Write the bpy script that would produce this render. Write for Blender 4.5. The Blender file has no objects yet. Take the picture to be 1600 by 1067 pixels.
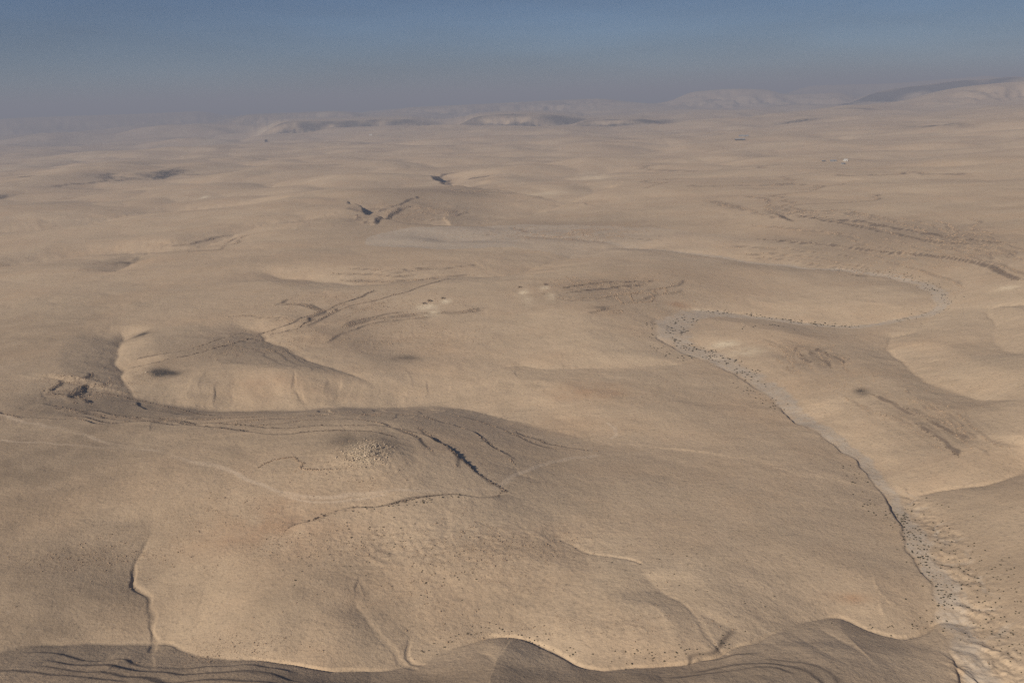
import bpy, bmesh, math, random
import numpy as np
from mathutils import Matrix, Vector

random.seed(7); rng = np.random.default_rng(7)
S = bpy.context.scene
COL = S.collection

# ------------------------------------------------------------------ camera, sky, sun, exposure
CAM_H = 300.0                     # metres above the plain
F_PX = 1555.0                     # focal length in pixels of the 1600 px wide photograph (35 mm lens)
PITCH, ROLL = math.radians(13.45), math.radians(1.55)
CAM = np.array([0.0, 0.0, CAM_H])
FWD = np.array([0, math.cos(PITCH), -math.sin(PITCH)])
UP0 = np.array([0, math.sin(PITCH), math.cos(PITCH)])
RGT0 = np.array([1.0, 0, 0])
RGT = RGT0 * math.cos(ROLL) - UP0 * math.sin(ROLL)
UPV = RGT0 * math.sin(ROLL) + UP0 * math.cos(ROLL)
cam_data = bpy.data.cameras.new('camera'); cam = bpy.data.objects.new('camera', cam_data); COL.objects.link(cam)
cam_data.sensor_width = 36.0; cam_data.lens = 36.0 * F_PX / 1600.0
cam_data.clip_start = 1.0; cam_data.clip_end = 300000.0
M = Matrix.Identity(4)
for i in range(3):
    M[i][0], M[i][1], M[i][2], M[i][3] = RGT[i], UPV[i], -FWD[i], CAM[i]
cam.matrix_world = M
S.camera = cam

SUN_EL, SUN_AZ = math.radians(26.5), math.radians(220.0)      # azimuth clockwise from +Y (the view): behind, to the left
sun_vec = Vector((math.sin(SUN_AZ) * math.cos(SUN_EL), math.cos(SUN_AZ) * math.cos(SUN_EL), math.sin(SUN_EL)))
W = bpy.data.worlds.new('World'); S.world = W; W.use_nodes = True
nt = W.node_tree; bg = nt.nodes['Background']
sky = nt.nodes.new('ShaderNodeTexSky'); sky.sky_type = 'NISHITA'; sky.sun_disc = False
sky.sun_elevation = SUN_EL; sky.sun_rotation = SUN_AZ
sky.altitude = 800; sky.air_density = 1.0; sky.dust_density = 0.25; sky.ozone_density = 4.0
tint = nt.nodes.new('ShaderNodeMix'); tint.data_type = 'RGBA'; tint.blend_type = 'MULTIPLY'; tint.inputs[0].default_value = 1.0
tint.inputs[7].default_value = (0.47, 0.57, 0.75, 1)            # dusty air: the whole sky is duller than clean air
tc = nt.nodes.new('ShaderNodeTexCoord'); mp = nt.nodes.new('ShaderNodeMapping'); mp.inputs['Scale'].default_value = (2.2, 2.2, 16.0)
nz = nt.nodes.new('ShaderNodeTexNoise'); nz.inputs['Scale'].default_value = 1.3; nz.inputs['Detail'].default_value = 4
mr = nt.nodes.new('ShaderNodeMapRange'); mr.inputs['From Min'].default_value = 0.3; mr.inputs['From Max'].default_value = 0.7; mr.inputs['To Min'].default_value = 0.84; mr.inputs['To Max'].default_value = 1.14
nt.links.new(tc.outputs['Generated'], mp.inputs['Vector']); nt.links.new(mp.outputs['Vector'], nz.inputs['Vector']); nt.links.new(nz.outputs['Fac'], mr.inputs['Value'])
veil = nt.nodes.new('ShaderNodeVectorMath'); veil.operation = 'SCALE'; nt.links.new(sky.outputs['Color'], veil.inputs[0]); nt.links.new(mr.outputs['Result'], veil.inputs['Scale'])
nt.links.new(veil.outputs[0], tint.inputs[6]); nt.links.new(tint.outputs[2], bg.inputs['Color']); bg.inputs['Strength'].default_value = 0.055
sun_data = bpy.data.lights.new('sun', 'SUN'); sun = bpy.data.objects.new('sun', sun_data); COL.objects.link(sun)
sun_data.energy = 5.0; sun_data.angle = math.radians(0.5); sun_data.color = (1.0, 0.87, 0.72)
sun.rotation_euler = sun_vec.to_track_quat('Z', 'Y').to_euler(); sun.location = (0, 0, 2000)
S.view_settings.view_transform = 'Standard'; S.view_settings.look = 'None'
S.view_settings.gamma = 1.0; S.view_settings.exposure = 0.1; S.view_settings.use_curve_mapping = False
S.cycles.max_bounces = 4; S.cycles.diffuse_bounces = 2; S.cycles.volume_bounces = 0; S.cycles.use_denoising = False
HAZE_DENSITY = 0.095 / 1000.0

# ------------------------------------------------------------------ noise
_perm = np.random.default_rng(11).permutation(4096).astype(np.int64)
_ga = np.random.default_rng(12).uniform(0, 2 * math.pi, 4096)
_gx, _gy = np.cos(_ga).astype(np.float32), np.sin(_ga).astype(np.float32)
def pnoise(x, y):
    xi = np.floor(x); yi = np.floor(y); xf = (x - xi).astype(np.float32); yf = (y - yi).astype(np.float32)
    xi = xi.astype(np.int64) & 4095; yi = yi.astype(np.int64) & 4095
    u = xf * xf * xf * (xf * (xf * 6 - 15) + 10); v = yf * yf * yf * (yf * (yf * 6 - 15) + 10)
    a0 = _perm[xi]; a1 = _perm[(xi + 1) & 4095]; y1 = (yi + 1) & 4095
    def g(h, dx, dy): return _gx[h] * dx + _gy[h] * dy
    n00 = g(_perm[(a0 + yi) & 4095], xf, yf); n10 = g(_perm[(a1 + yi) & 4095], xf - 1, yf)
    n01 = g(_perm[(a0 + y1) & 4095], xf, yf - 1); n11 = g(_perm[(a1 + y1) & 4095], xf - 1, yf - 1)
    a = n00 + u * (n10 - n00); b = n01 + u * (n11 - n01)
    return (a + v * (b - a)) * 1.5
def noise(x, y, wl, seed=0): return pnoise(x / wl + seed * 17.31 + 100, y / wl + seed * 9.77 + 100)
def fbm(x, y, wl, oct=4, seed=0, gain=0.5):
    t = 0; a = 1.0
    for i in range(oct):
        t = t + a * noise(x, y, wl, seed + i * 3); wl *= 0.5; a *= gain
    return t
def sstep(a, b, x):
    t = np.clip((x - a) / (b - a), 0, 1); return t * t * (3 - 2 * t)

# ------------------------------------------------------------------ map of the land: lines and spots as surveyed on the picture
def ray(px, py):
    d = FWD + RGT * (px - 800.0) / F_PX + UPV * (533.5 - py) / F_PX
    return d / np.linalg.norm(d)
def on_plane(px, py, z=0.0):
    d = ray(px, py); t = (z - CAM_H) / min(d[2], -0.004); return CAM + d * t

# level of the land without its valleys: (px, py, height)
BASE = [(0,1060,22),(400,1060,20),(800,1064,12),(1200,1060,10),(1580,1040,-8),
        (0,900,14),(250,900,10),(600,900,10),(900,900,6),(1200,880,2),(1450,880,-4),(1590,880,4),
        (0,740,24),(250,730,26),(500,720,29),(600,715,29),(700,730,21),(800,770,10),(1000,750,2),(1250,740,-2),(1400,700,-2),(1550,700,12),
        (0,640,20),(200,690,24),(300,590,14),(450,560,16),(620,560,0),(800,600,-4),(1000,600,-4),(1150,620,-6),(1350,600,8),(1550,580,22),
        (0,500,14),(250,500,16),(500,480,14),(700,475,14),(900,450,20),(1020,440,20),(1150,470,2),(1250,460,2),(1420,520,4),(1560,470,24),
        (0,400,0),(300,400,8),(500,400,16),(620,400,14),(850,440,18),(1000,415,16),(1250,400,10),(1450,380,34),(1590,400,46),
        (0,320,-10),(300,320,6),(500,320,26),(640,330,26),(800,330,6),(1000,330,20),(1250,330,38),(1500,330,48),
        (0,260,-40),(300,260,-6),(600,260,14),(900,260,10),(1200,260,36),(1500,260,50),
        (0,215,-70),(300,215,-10),(600,215,20),(900,215,30),(1200,215,40),(1550,215,70),(300,192,40),(60,200,-40),(800,180,80),(1200,172,110),(1550,172,150)]
# valleys: points, depth, width of the left bank, of the right bank, half width of the floor, sharpness of the bank
VALLEYS = [
 # the main wadi, from the far hills round the big bend to the lower right corner
 ([(700,379),(760,376),(830,372),(920,378),(1010,388),(1100,400),(1200,414),(1300,424),(1400,434),(1455,452),(1475,472),(1455,490),(1400,502),(1340,511),(1260,507),(1180,497),(1100,490),(1062,500),(1050,520),(1075,543),(1130,563),(1200,605),(1265,660),(1330,702),(1395,770),(1440,860),(1485,930),(1510,1000),(1540,1080)],
   9, 150, 120, [3.4,4.0,4.5,4.5,4.0,8.8,10.0,10.0,11.2,12.5,12.5,10.0,8.8,8.8,8.8,11.2,18.8,23.8,25.0,22.5,17.5,13.5,9.0,6.8,6.8,7.8,9.0,10.0,12.2], 1.6),
 # deep valley with the dark slope, left
 ([(75,604),(105,605),(160,607),(205,617),(280,634),(340,641),(440,642),(520,637),(620,637),(700,636),(800,655),(900,684),(1010,696),(1150,720)], (0,1,3,11,21,26,26,24,21,17,12,7,2,0), 110, 165, 3, 1.4, 0.35, 0),
 # its upper branch and the gully off the middle ridge
 ([(330,505),(400,520),(440,543),(500,572),(560,592),(620,605),(700,602),(800,572),(870,578),(1040,570),(1095,556),(1125,560)], (10,10,9,3,2,5,8), 60, 90, 2, 1.6),
 ([(190,520),(180,560),(190,585),(205,617)], 10, 50, 60, 1, 1.6, 0.2),
 # behind the middle ridge
 ([(380,430),(480,440),(560,446),(640,441),(700,436),(800,430),(865,411),(930,392),(1010,388)], 12, 110, 110, 4, 1.5),
 # bottom wadi
 ([(-60,1022),(100,1010),(235,1003),(290,1014),(340,1024),(430,1034),(520,1048),(600,1046),(660,1032),(720,1008),(770,996),(820,998),(870,1024),(930,1042),(1020,1040),(1100,1032),(1160,1006),(1250,976),(1310,966),(1350,981),(1400,993),(1450,986),(1478,970),(1510,975)], 13, 80, 85, 1.0, 1.5, 1.6, 0),
 # gully on the left
 ([(240,780),(235,830),(216,870),(213,920),(230,936),(228,960),(236,1003)], (3,6,7), 60, 75, 0.3, 1.5, 1.1),
 # small gullies, bottom centre
 ([(540,930),(580,975),(620,1003),(650,1025)], 4.5, 45, 45, 0.5, 1.6, 0.4),
 ([(650,965),(636,985),(640,1003),(660,1015)], 4, 30, 24, 0.5, 1.6, 0.4),
 ([(1000,905),(1050,935),(1100,975),(1140,1002)], 4.5, 60, 50, 0.5, 1.7, 0.5),
 ([(820,832),(875,844),(915,864),(960,870),(1000,880)], (0,2.2,1.6,0), 40, 50, 0.5, 1.6),
 # right tributaries
 ([(1660,712),(1590,742),(1540,757),(1480,766),(1430,768),(1392,766)], (14,13,9,8), 90, 60, 1, 1.6),
 ([(1640,560),(1600,560),(1552,538),(1555,518),(1545,495),(1560,480),(1640,478)], 6, 60, 60, 1, 1.6),
 ([(1640,645),(1540,625),(1470,605),(1425,582),(1412,563),(1384,548),(1395,530),(1425,522),(1455,497),(1462,485)], (9,9,8,8), 70, 60, 1, 1.6),
 # far left valleys
 ([(-60,432),(60,412),(150,400),(300,390),(400,357),(480,345)], 14, 120, 150, 2, 1.5),
 ([(180,432),(200,415),(230,398)], 7, 80, 60, 2, 1.5),
 ([(-60,368),(100,355),(240,330),(380,322)], 14, 150, 200, 2, 1.5),
 # upper bays of the main wadi
 ([(574,346),(600,354),(645,362),(690,366),(740,358),(800,345),(870,325),(950,300)], (36,35,27,16,10,8), 250, 46, 6, 1.5, 0, 0),
 ([(690,285),(705,292),(740,303),(800,310),(870,318)], (32,28,19,8), 260, 46, 6, 1.5, 0, 0),
]
# rock ledges: points, height of the step (the left side of the line stands higher), reach
LEDGES = [
 ([(130,640),(200,652),(400,667),(520,666),(600,667),(655,676),(700,702),(722,722),(760,750),(790,768)][::-1], 2.8, 30),
 ([(100,648),(180,660),(300,668),(430,678),(520,676),(590,677),(620,686)][::-1], 2.5, 20),
 ([(190,578),(250,564),(330,548),(400,528)][::-1], 2.5, 14),
 ([(210,562),(300,545),(380,521)][::-1], 2.5, 14),
 ([(420,524),(460,514),(500,494),(560,476),(620,460),(672,444),(705,436)][::-1], 3.0, 14),
 ([(400,522),(460,502),(540,472),(588,452)][::-1], 2.5, 14),
 ([(790,768),(760,778),(700,772),(650,781),(600,792),(535,795),(500,806),(440,830)], 2.5, 16),
 ([(557,336),(563,343),(572,348),(580,349),(590,345),(612,336),(646,321)], 10, 30), ([(585,333),(620,322),(655,307)], 4, 20),
 ([(679,282),(684,277),(693,273),(715,270)], 9, 30), ([(690,288),(700,285),(707,282)], 5, 20), ([(732,280),(765,275)], 3, 20),
 ([(1200,332),(1240,346)][::-1], 5, 25),
 ([(1230,334),(1300,346),(1360,356),(1400,366),(1480,380),(1550,382)], 3, 20),
 ([(1275,340),(1350,348),(1450,366),(1530,378),(1590,380)], 3, 20),
 ([(1180,374),(1280,382),(1360,392),(1430,398),(1510,408),(1560,422),(1580,434),(1620,438)], 4, 20),
 ([(1240,545),(1270,570)], 2.5, 12), ([(1265,550),(1300,575)], 2, 12), ([(1275,545),(1320,570)], 2, 12),
 ([(1360,617),(1400,632),(1440,650),(1500,682),(1530,690)], 2, 12),
 ([(1430,662),(1470,690),(1500,714)], 2, 12),
 ([(870,452),(930,444),(1020,441)], 2.5, 12), ([(880,460),(950,450),(1010,446)], 2, 12),
 ([(150,610),(210,625),(280,640),(330,650)], 1.5, 10),
 ([(98,592),(118,596),(136,603)], 3, 12), ([(68,611),(85,618),(105,622),(118,631)], 3, 12), ([(83,638),(110,644),(150,647),(190,652),(228,658)], 3, 12),
]
# mounds: centre, half width, half depth (pixels), height
MOUNDS = [(565,708,75,30,5.0),(300,600,60,25,4),(1000,425,200,30,6),(620,400,130,25,8),(60,290,70,14,26),(150,268,60,8,22),(1230,525,70,25,5)]
# strata showing: centre, half width, half depth (pixels)
STRATA = [(150,630,130,35),(400,545,240,40),(1400,375,330,55),(900,360,220,25),(640,320,130,45),(950,455,130,30),(1270,560,80,40),(1450,660,120,60)]
# ground broken into many small gullies along the lower wadi
BADLAND = [(1430,785,16,22),(1465,825,26,40),(1500,890,34,45),(1530,960,42,45),(1560,1030,48,40),(1510,1050,26,30)]
# far ranges: crest points, distance in km, width of the front slope in km, darkness of its colour, roughness
RANGES = [
 ([(-100,190),(80,183),(250,177),(400,169)], 26, 3.0, 0.25, 0.5),
 ([(330,186),(380,181),(450,178),(520,175),(548,177),(600,181)], 19, 0.9, 0.0, 0.7),
 ([(540,178),(560,172),(650,168),(750,163),(850,158),(950,154),(1040,154)], 22, 2.2, 0.4, 1.0),
 ([(1010,158),(1060,147),(1100,142),(1150,139),(1200,141),(1230,148),(1290,146),(1330,144),(1380,156)], 22, 2.4, 0.0, 0.8),
 ([(1180,138),(1300,133),(1400,130),(1500,122),(1650,110)], 30, 3.0, 0.0, 0.6),
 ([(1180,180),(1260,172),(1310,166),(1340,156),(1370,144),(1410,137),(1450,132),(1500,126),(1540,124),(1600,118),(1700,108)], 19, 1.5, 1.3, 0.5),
 ([(1300,182),(1360,172),(1410,160),(1440,150),(1480,140),(1530,133),(1600,127),(1720,118)], 14, 2.0, 0.0, 0.9),
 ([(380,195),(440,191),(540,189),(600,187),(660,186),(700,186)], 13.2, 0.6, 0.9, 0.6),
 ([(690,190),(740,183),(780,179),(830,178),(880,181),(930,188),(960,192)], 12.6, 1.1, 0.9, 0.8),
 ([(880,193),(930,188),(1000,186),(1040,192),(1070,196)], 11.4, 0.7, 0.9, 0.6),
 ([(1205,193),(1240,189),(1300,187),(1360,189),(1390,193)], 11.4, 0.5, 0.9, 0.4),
]
# where rock layers come out as thin ledges along the contours: centre, half width, half depth (pixels), number, half length (m), step
OUTCROPS = [(400,655,300,9,10,140,1.7),(770,690,90,25,3,90,0.8),(1420,385,180,45,20,220,2.2),(560,490,110,20,8,130,1.5),(950,455,110,18,9,110,1.5),
 (1270,560,60,22,8,50,1.3),(1440,655,90,35,8,70,1.3),(640,335,60,16,9,110,3),(860,365,100,8,7,140,2.2),(350,1052,350,12,6,70,0.7),(1150,1045,250,16,4,50,0.6),
 (110,607,60,14,6,40,2),(1150,280,300,25,8,250,3),(740,300,40,9,4,150,3),(620,430,120,12,5,100,1.5),(330,380,90,8,3,140,1.5),(160,280,140,20,6,250,4),(1300,320,250,15,8,260,3)]
# spots of another ground colour, some with shade painted in: centre, half width, half depth (pixels), strength
DARK = [(215,526,20,5,.8),(247,583,32,9,1),(272,583,20,7,.7),(635,560,22,6,.6),(1347,612,14,7,1),(940,481,16,3,.6),(255,274,22,8,.9),(4,308,12,4,.8),(205,410,18,6,.5),(560,690,70,16,.35),(1250,190,60,3,.8),(1460,197,14,3,.7),(400,194,90,3,.6)]  # dark ground patches; shaded hollows and a hill flank also put into colour
CHALK = [(668,480,16,6,1),(675,490,14,5,.6),(697,471,9,4,.8),(817,457,9,5,.8),(825,470,9,8,.4),(852,451,8,4,.7),(860,462,8,8,.4),(1130,538,28,7,.7),(1160,550,30,8,.6),(572,707,22,13,1),(318,309,6,2,1),(930,280,30,6,.5),(1090,487,40,3,.5),(1575,450,30,4,.6),(850,303,40,2,.5),(540,180,10,6,.5)]
RED = [(1063,478,14,9,.8),(1330,936,34,9,.6),(430,820,120,40,.4),(420,600,60,22,.25),(930,610,70,14,.4)]
PAVE_SHADE = [(0,760,260,170,.75),(60,930,300,130,.7),(0,540,200,90,.5),(250,830,120,70,.5),(1580,900,110,140,.45),(500,940,240,80,.45),(800,960,260,50,.3),(420,700,300,50,.3),(150,640,260,30,.5),(700,1067,900,30,.6),(640,336,55,15,.6),(740,297,50,10,.5),(560,690,200,20,.2),(850,740,160,60,.25)]  # dark stony ground, with lens vignette and slope and bay shade put in
PEBBLES = [(1453,882,6,10,1),(1483,930,7,14,1),(1508,985,6,18,1),(1387,770,14,10,1),(1530,1050,8,14,1),(1280,668,10,8,.9),(1235,630,10,10,.8)]
STONY = [(565,705,85,35,1),(250,880,140,50,.5),(180,870,80,30,.7),(600,860,170,60,.9),(750,860,100,50,.6),(430,820,90,30,.7),(150,605,80,25,1),(400,540,90,20,.8),(620,530,130,25,.5),(560,480,120,25,.6),(1480,880,60,90,.6),(1540,980,60,60,.6),(750,940,180,50,.5),(320,800,60,25,.8),(1450,400,180,28,.7),(900,365,110,10,.8),(950,450,130,18,.8),(1260,555,60,25,.7),(1350,600,90,30,.5),(1430,650,90,40,.4),(360,1020,120,20,1),(1000,620,260,60,.08),(840,840,140,40,.5),(640,330,70,18,.8),(850,990,300,20,.4),(100,870,120,20,.6)]
TRACKS = [([(-30,643),(0,650),(50,662),(125,677),(180,695),(212,701),(250,707),(287,715),(337,730),(370,746),(400,755),(440,766),(480,773),(530,774),(600,771),(680,766),(750,764),(775,762),(800,748),(830,731),(870,720),(930,712)],2.6),
 ([(-30,685),(0,687),(95,696),(180,701),(250,707)],1.6), ([(950,657),(962,666),(965,675),(957,684)],1.6),([(600,777),(500,782),(440,772)],1.5)]

def catmull(P, n=5):
    P = np.asarray(P, float); Q = np.vstack([2 * P[0] - P[1], P, 2 * P[-1] - P[-2]]); out = []
    for i in range(1, len(Q) - 2):
        for k in range(n):
            t = k / n; p0, p1, p2, p3 = Q[i-1], Q[i], Q[i+1], Q[i+2]
            out.append(0.5 * (2*p1 + (p2-p0)*t + (2*p0-5*p1+4*p2-p3)*t*t + (3*p1-p0-3*p2+p3)*t**3))
    out.append(P[-1]); return np.array(out)
def line_field(poly, x, y, reach, cut=None):
    """indices near the line, signed distance (left +), distance along it, its length"""
    lo = poly.min(0) - reach; hi = poly.max(0) + reach
    idx = np.nonzero((x > lo[0]) & (x < hi[0]) & (y > lo[1]) & (y < hi[1]))[0]
    if len(idx) == 0: return idx, None, None, 1.0
    px = x[idx]; py = y[idx]; best = np.full(len(idx), 1e30); far = np.full(len(idx), 1e30); sd = np.zeros(len(idx)); ss = np.zeros(len(idx)); acc = 0.0
    for a, b in zip(poly[:-1], poly[1:]):
        e = b - a; L = math.hypot(*e)
        if L < 1e-6: continue
        m = None
        if len(idx) > 20000:
            m = np.nonzero((px > min(a[0], b[0]) - reach) & (px < max(a[0], b[0]) + reach) & (py > min(a[1], b[1]) - reach) & (py < max(a[1], b[1]) + reach))[0]
            qx, qy = px[m] - a[0], py[m] - a[1]
        else: qx, qy = px - a[0], py - a[1]
        ux, uy = e / L
        t = np.clip(qx * ux + qy * uy, 0, L); dx = qx - t * ux; dy = qy - t * uy
        d2 = dx * dx + dy * dy; cr = ux * qy - uy * qx
        bm = best if m is None else best[m]
        key = d2 if cut is None else d2 * 1e-7 - cut(np.where(cr >= 0, 1, -1) * np.sqrt(d2), acc + t)
        w = key < bm
        if m is None:
            best[w] = key[w]; far[w] = d2[w]; sd[w] = np.where(cr[w] >= 0, 1, -1) * np.sqrt(d2[w]); ss[w] = acc + t[w]
        else:
            k = m[w]; best[k] = key[w]; far[k] = d2[w]; sd[k] = np.where(cr[w] >= 0, 1, -1) * np.sqrt(d2[w]); ss[k] = acc + t[w]
        acc += L
    ok = far < reach * reach
    return idx[ok], sd[ok], ss[ok], acc

class Land:
    def __init__(self):
        P = np.array([on_plane(a, b, c)[:2] for a, b, c in BASE]); z = np.array([c for *_, c in BASE], float)
        self.bc = np.array([self.lp(*p) for p in P])
        n = len(z); K = self.tps(self.bc, self.bc) + 0.004 * np.eye(n)
        A = np.zeros((n + 3, n + 3)); A[:n, :n] = K; A[:n, n] = 1; A[:n, n+1:] = self.bc; A[n, :n] = 1; A[n+1:, :n] = self.bc.T
        self.w = np.linalg.solve(A, np.r_[z, 0, 0, 0])
        self.valleys = []; self.ledges = []; self.mounds = []; self.strata = []; self.badland = []; self.ranges = []; self.contours = []
        loc = lambda px, py: self.hit(px, py, self.base)[:2]
        self.mounds = [self.spot(loc, *m) for m in MOUNDS]
        V = []
        for p, D, *r in VALLEYS:
            depth = np.interp(np.linspace(0, 1, len(p)), np.linspace(0, 1, np.size(D)), np.atleast_1d(D))
            V.append((catmull([self.hit(a, b, lambda x, y: self.low(x, y) - d)[:2] for (a, b), d in zip(p, depth)]), D, *r))
        self.valleys = V
        loc = lambda px, py: self.hit(px, py)[:2]
        sm = lambda pts: catmull([loc(*p) for p in pts])
        L = [(sm(p), *r) for p, *r in LEDGES]
        self.tracks = [(sm(p), w) for p, w in TRACKS]
        self.spots = {k: [self.spot(loc, *m) for m in Q] for k, Q in (('dark', DARK), ('chalk', CHALK), ('red', RED), ('stony', STONY), ('pave_shade', PAVE_SHADE), ('pebbles', PEBBLES))}
        T = [self.spot(loc, *m, 1) for m in STRATA]; B = [self.spot(loc, *m, 1) for m in BADLAND]
        self.strata, self.badland = T, B
        Rg = np.random.default_rng(5); q = []
        for px, py, rx, ry, n, ln, h in OUTCROPS:
            for _ in range(n):
                a, m = Rg.uniform(0, 6.283), math.sqrt(Rg.uniform(0, 1)); c = loc(px + rx * m * math.cos(a), py + ry * m * math.sin(a))
                q.append((c[0], c[1], ln * Rg.uniform(0.5, 1.3), h * Rg.uniform(0.6, 1.3)))
        q = np.array(q); half = []
        for sg in (1, -1):
            x, y = q[:, 0].copy(), q[:, 1].copy(); path = [np.stack([x, y], 1)]
            for _ in range(12):
                e = 4.0; zx = self.height(np.r_[x + e, x - e, x, x], np.r_[y, y, y + e, y - e], False); k = len(x)
                gx, gy = zx[:k] - zx[k:2*k], zx[2*k:3*k] - zx[3*k:]; gl = np.hypot(gx, gy) + 1e-9
                x = x + sg * gy / gl * q[:, 2] / 12; y = y - sg * gx / gl * q[:, 2] / 12; path.append(np.stack([x, y], 1))
            half.append(np.stack(path, 1))
        self.contours = [(np.vstack([b[::-1], a[1:]]), h, 10 + 2 * h) for a, b, h in zip(half[0], half[1], q[:, 3])]
        self.ledges = L
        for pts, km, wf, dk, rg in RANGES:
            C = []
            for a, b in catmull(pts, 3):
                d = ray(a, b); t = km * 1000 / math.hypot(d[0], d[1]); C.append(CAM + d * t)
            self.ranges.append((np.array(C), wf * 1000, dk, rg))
    @staticmethod
    def lp(x, y): return math.atan2(x, y) * 2.2, math.log(math.hypot(x, y) / 1000)
    @staticmethod
    def spot(loc, px, py, rx, ry, h):
        c = loc(px, py); e = loc(px + rx, py); n = loc(px, py - ry); s = loc(px, py + ry)
        return c, abs(e[0] - c[0]), abs(n[1] - s[1]) / 2, h
    @staticmethod
    def tps(a, b):
        d2 = ((a[:, None, :] - b[None, :, :]) ** 2).sum(2) + 1e-9
        return 0.5 * d2 * np.log(d2)
    def base(self, x, y):
        u = np.arctan2(x, y) * 2.2; v = np.log(np.maximum(np.hypot(x, y), 50) / 1000); v = np.minimum(v, 2.95)
        z = self.w[-3] + self.w[-2] * u + self.w[-1] * v
        for (cu, cv), w in zip(self.bc, self.w):
            d2 = (u - cu) ** 2 + (v - cv) ** 2 + 1e-9
            z = z + w * 0.5 * d2 * np.log(d2)
        return z
    def low(self, x, y):
        r = np.hypot(x, y); z = self.base(x, y)
        z = z + 3.5 * noise(x, y, 420, 1) * sstep(500, 1500, r) + 1.0 * noise(x, y, 150, 2)
        for (c, ax, ay, h) in self.mounds:
            q = ((x - c[0]) / ax) ** 2 + ((y - c[1]) / ay) ** 2; z = z + h * np.exp(-q * 1.6)
        return z
    def height(self, x, y, fine=True, masks=False):
        x = np.asarray(x, float); y = np.asarray(y, float); r = np.hypot(x, y)
        z = self.low(x, y) + 0.35 * noise(x, y, 55, 3)
        mid = sstep(2200, 4500, r); far = sstep(6000, 14000, r)
        ux = x + 120 * noise(x, y, 700, 30); uy = y + 120 * noise(x, y, 700, 31)
        z = z + mid * (1 - 0.5 * far) * (58 * np.abs(noise(ux, uy, 1300, 4)) + 30 * np.abs(noise(ux, uy, 560, 5)) - 22)
        z = z + sstep(700, 2200, r) * 5 * np.abs(noise(ux, uy, 260, 33))
        rid = np.abs(fbm(ux, uy, 5200, 4, 20))
        z = z + far * (190 * rid - 70 + 40 * noise(x, y, 1500, 6))
        mk = {k: np.zeros(len(np.atleast_1d(z))) for k in ('gravel', 'dark', 'chalk', 'red', 'track', 'rock_shade', 'pave_shade')}
        # far ranges
        for C, wf, dk, rg in self.ranges:
            i, d, s, L = line_field(C[:, :2], x, y, max(wf * 1.3, 9000))
            if len(i) == 0: continue
            seg = np.r_[0, np.cumsum(np.hypot(*(np.diff(C[:, :2], axis=0).T)))]
            hc = np.interp(s, seg, C[:, 2])
            front = d < 0
            n1 = 0.8 * np.abs(noise(x[i], y[i], wf * 0.55, 40)) + 0.55 * np.abs(noise(x[i], y[i], wf * 0.22, 41)) + 0.3 * np.abs(noise(x[i], y[i], wf * 0.09, 42))
            t = np.clip(-d / (wf * (1.15 - 0.9 * rg * np.minimum(n1, 1.0))), 0, 1); b = np.clip(d / 9000, 0, 1)
            end = sstep(0, 0.22 * L, s) * (1 - sstep(0.78 * L, L, s)) * (1 - sstep(0.6, 1, b))
            zi = z[i]
            lim = 0.35 * t + 0.65 * sstep(0, 1, t)
            zn = zi + (hc - zi) * (1 - lim)
            z[i] = np.where((zn > zi) & (np.abs(d) < np.where(front, wf * 1.3, 8900)), zi + (zn - zi) * end, zi)
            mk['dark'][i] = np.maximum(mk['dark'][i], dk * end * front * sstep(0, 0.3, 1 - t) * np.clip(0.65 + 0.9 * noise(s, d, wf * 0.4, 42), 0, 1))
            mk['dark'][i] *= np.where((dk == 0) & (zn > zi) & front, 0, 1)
        # lines wander a little
        k1 = 3.0 + 0.003 * r
        wx = x + k1 * noise(x, y, 60, 7) + 2.2 * noise(x, y, 19, 8); wy = y + k1 * noise(x, y, 60, 9) + 2.2 * noise(x, y, 19, 10)
        cv = np.zeros_like(z); inc = np.zeros_like(z)
        for n, (poly, D, wl, wr, fl, pw, *ex) in enumerate(self.valleys):
            cut = ex[0] if ex else 0.9; head = ex[1] if len(ex) > 1 else 1
            seg = np.r_[0, np.cumsum(np.hypot(*np.diff(poly, axis=0).T))]
            deep = None
            if np.size(D) == 1 and len(seg) > 60: D = (D,) * len(seg[::5])
            if np.size(D) == len(seg[::5]) and np.size(D) > 8:
                deep = lambda d_, s_, D=D, fl=fl: np.interp(s_, seg[::5], D) * (1 - np.clip((np.abs(d_) - (np.interp(s_, seg[::5], fl) if np.size(fl) > 1 else fl)) / np.where(d_ > 0, wl, wr), 0, 1)) ** pw
            i, d, s, L = line_field(poly, wx, wy, max(wl, wr) + np.max(fl) + 5, deep)
            if len(i) == 0: continue
            D = np.interp(s, seg[::5], D) if np.size(D) == len(seg[::5]) else np.interp(s / L, np.linspace(0, 1, np.size(D)), np.atleast_1d(D))
            if np.size(fl) > 1:  # floor width changes along the course
                fl = np.interp(s, seg[::5], fl)
            wv = np.where(d > 0, wl, wr) * (1 + 0.25 * noise(s, 0 * s + L, 140, 11))
            t = np.clip((np.abs(d) - fl) / wv, 0, 1)
            g = 1 - np.abs(noise(s + 0.25 * np.abs(d), np.sign(d) * 40 + 0 * s + L, 46, 12)) * 2.2
            taper = sstep(0, 0.12 * L + 10, s) if n and head else 1
            c = D * taper * (1 - t) ** pw + (0.07 if n else 0.015) * D * taper * np.clip(g, 0, 1) ** 2 * np.clip(t * 4, 0, 1) * (1 - t)
            cv[i] += np.maximum(c, 0) ** 3
            e = (0.8 + 0.0012 * r[i]) * (1 + 0.6 * noise(s, 0 * s + L, 11, 18)); wob = np.clip(0.7 + 1.1 * noise(s, 0 * s + L, 60, 19), 0.08, 1.5)
            tk = sstep(0.2 * L, 0.6 * L, s) if L < 600 else sstep(0.05 * L, 0.25 * L, s)
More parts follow.
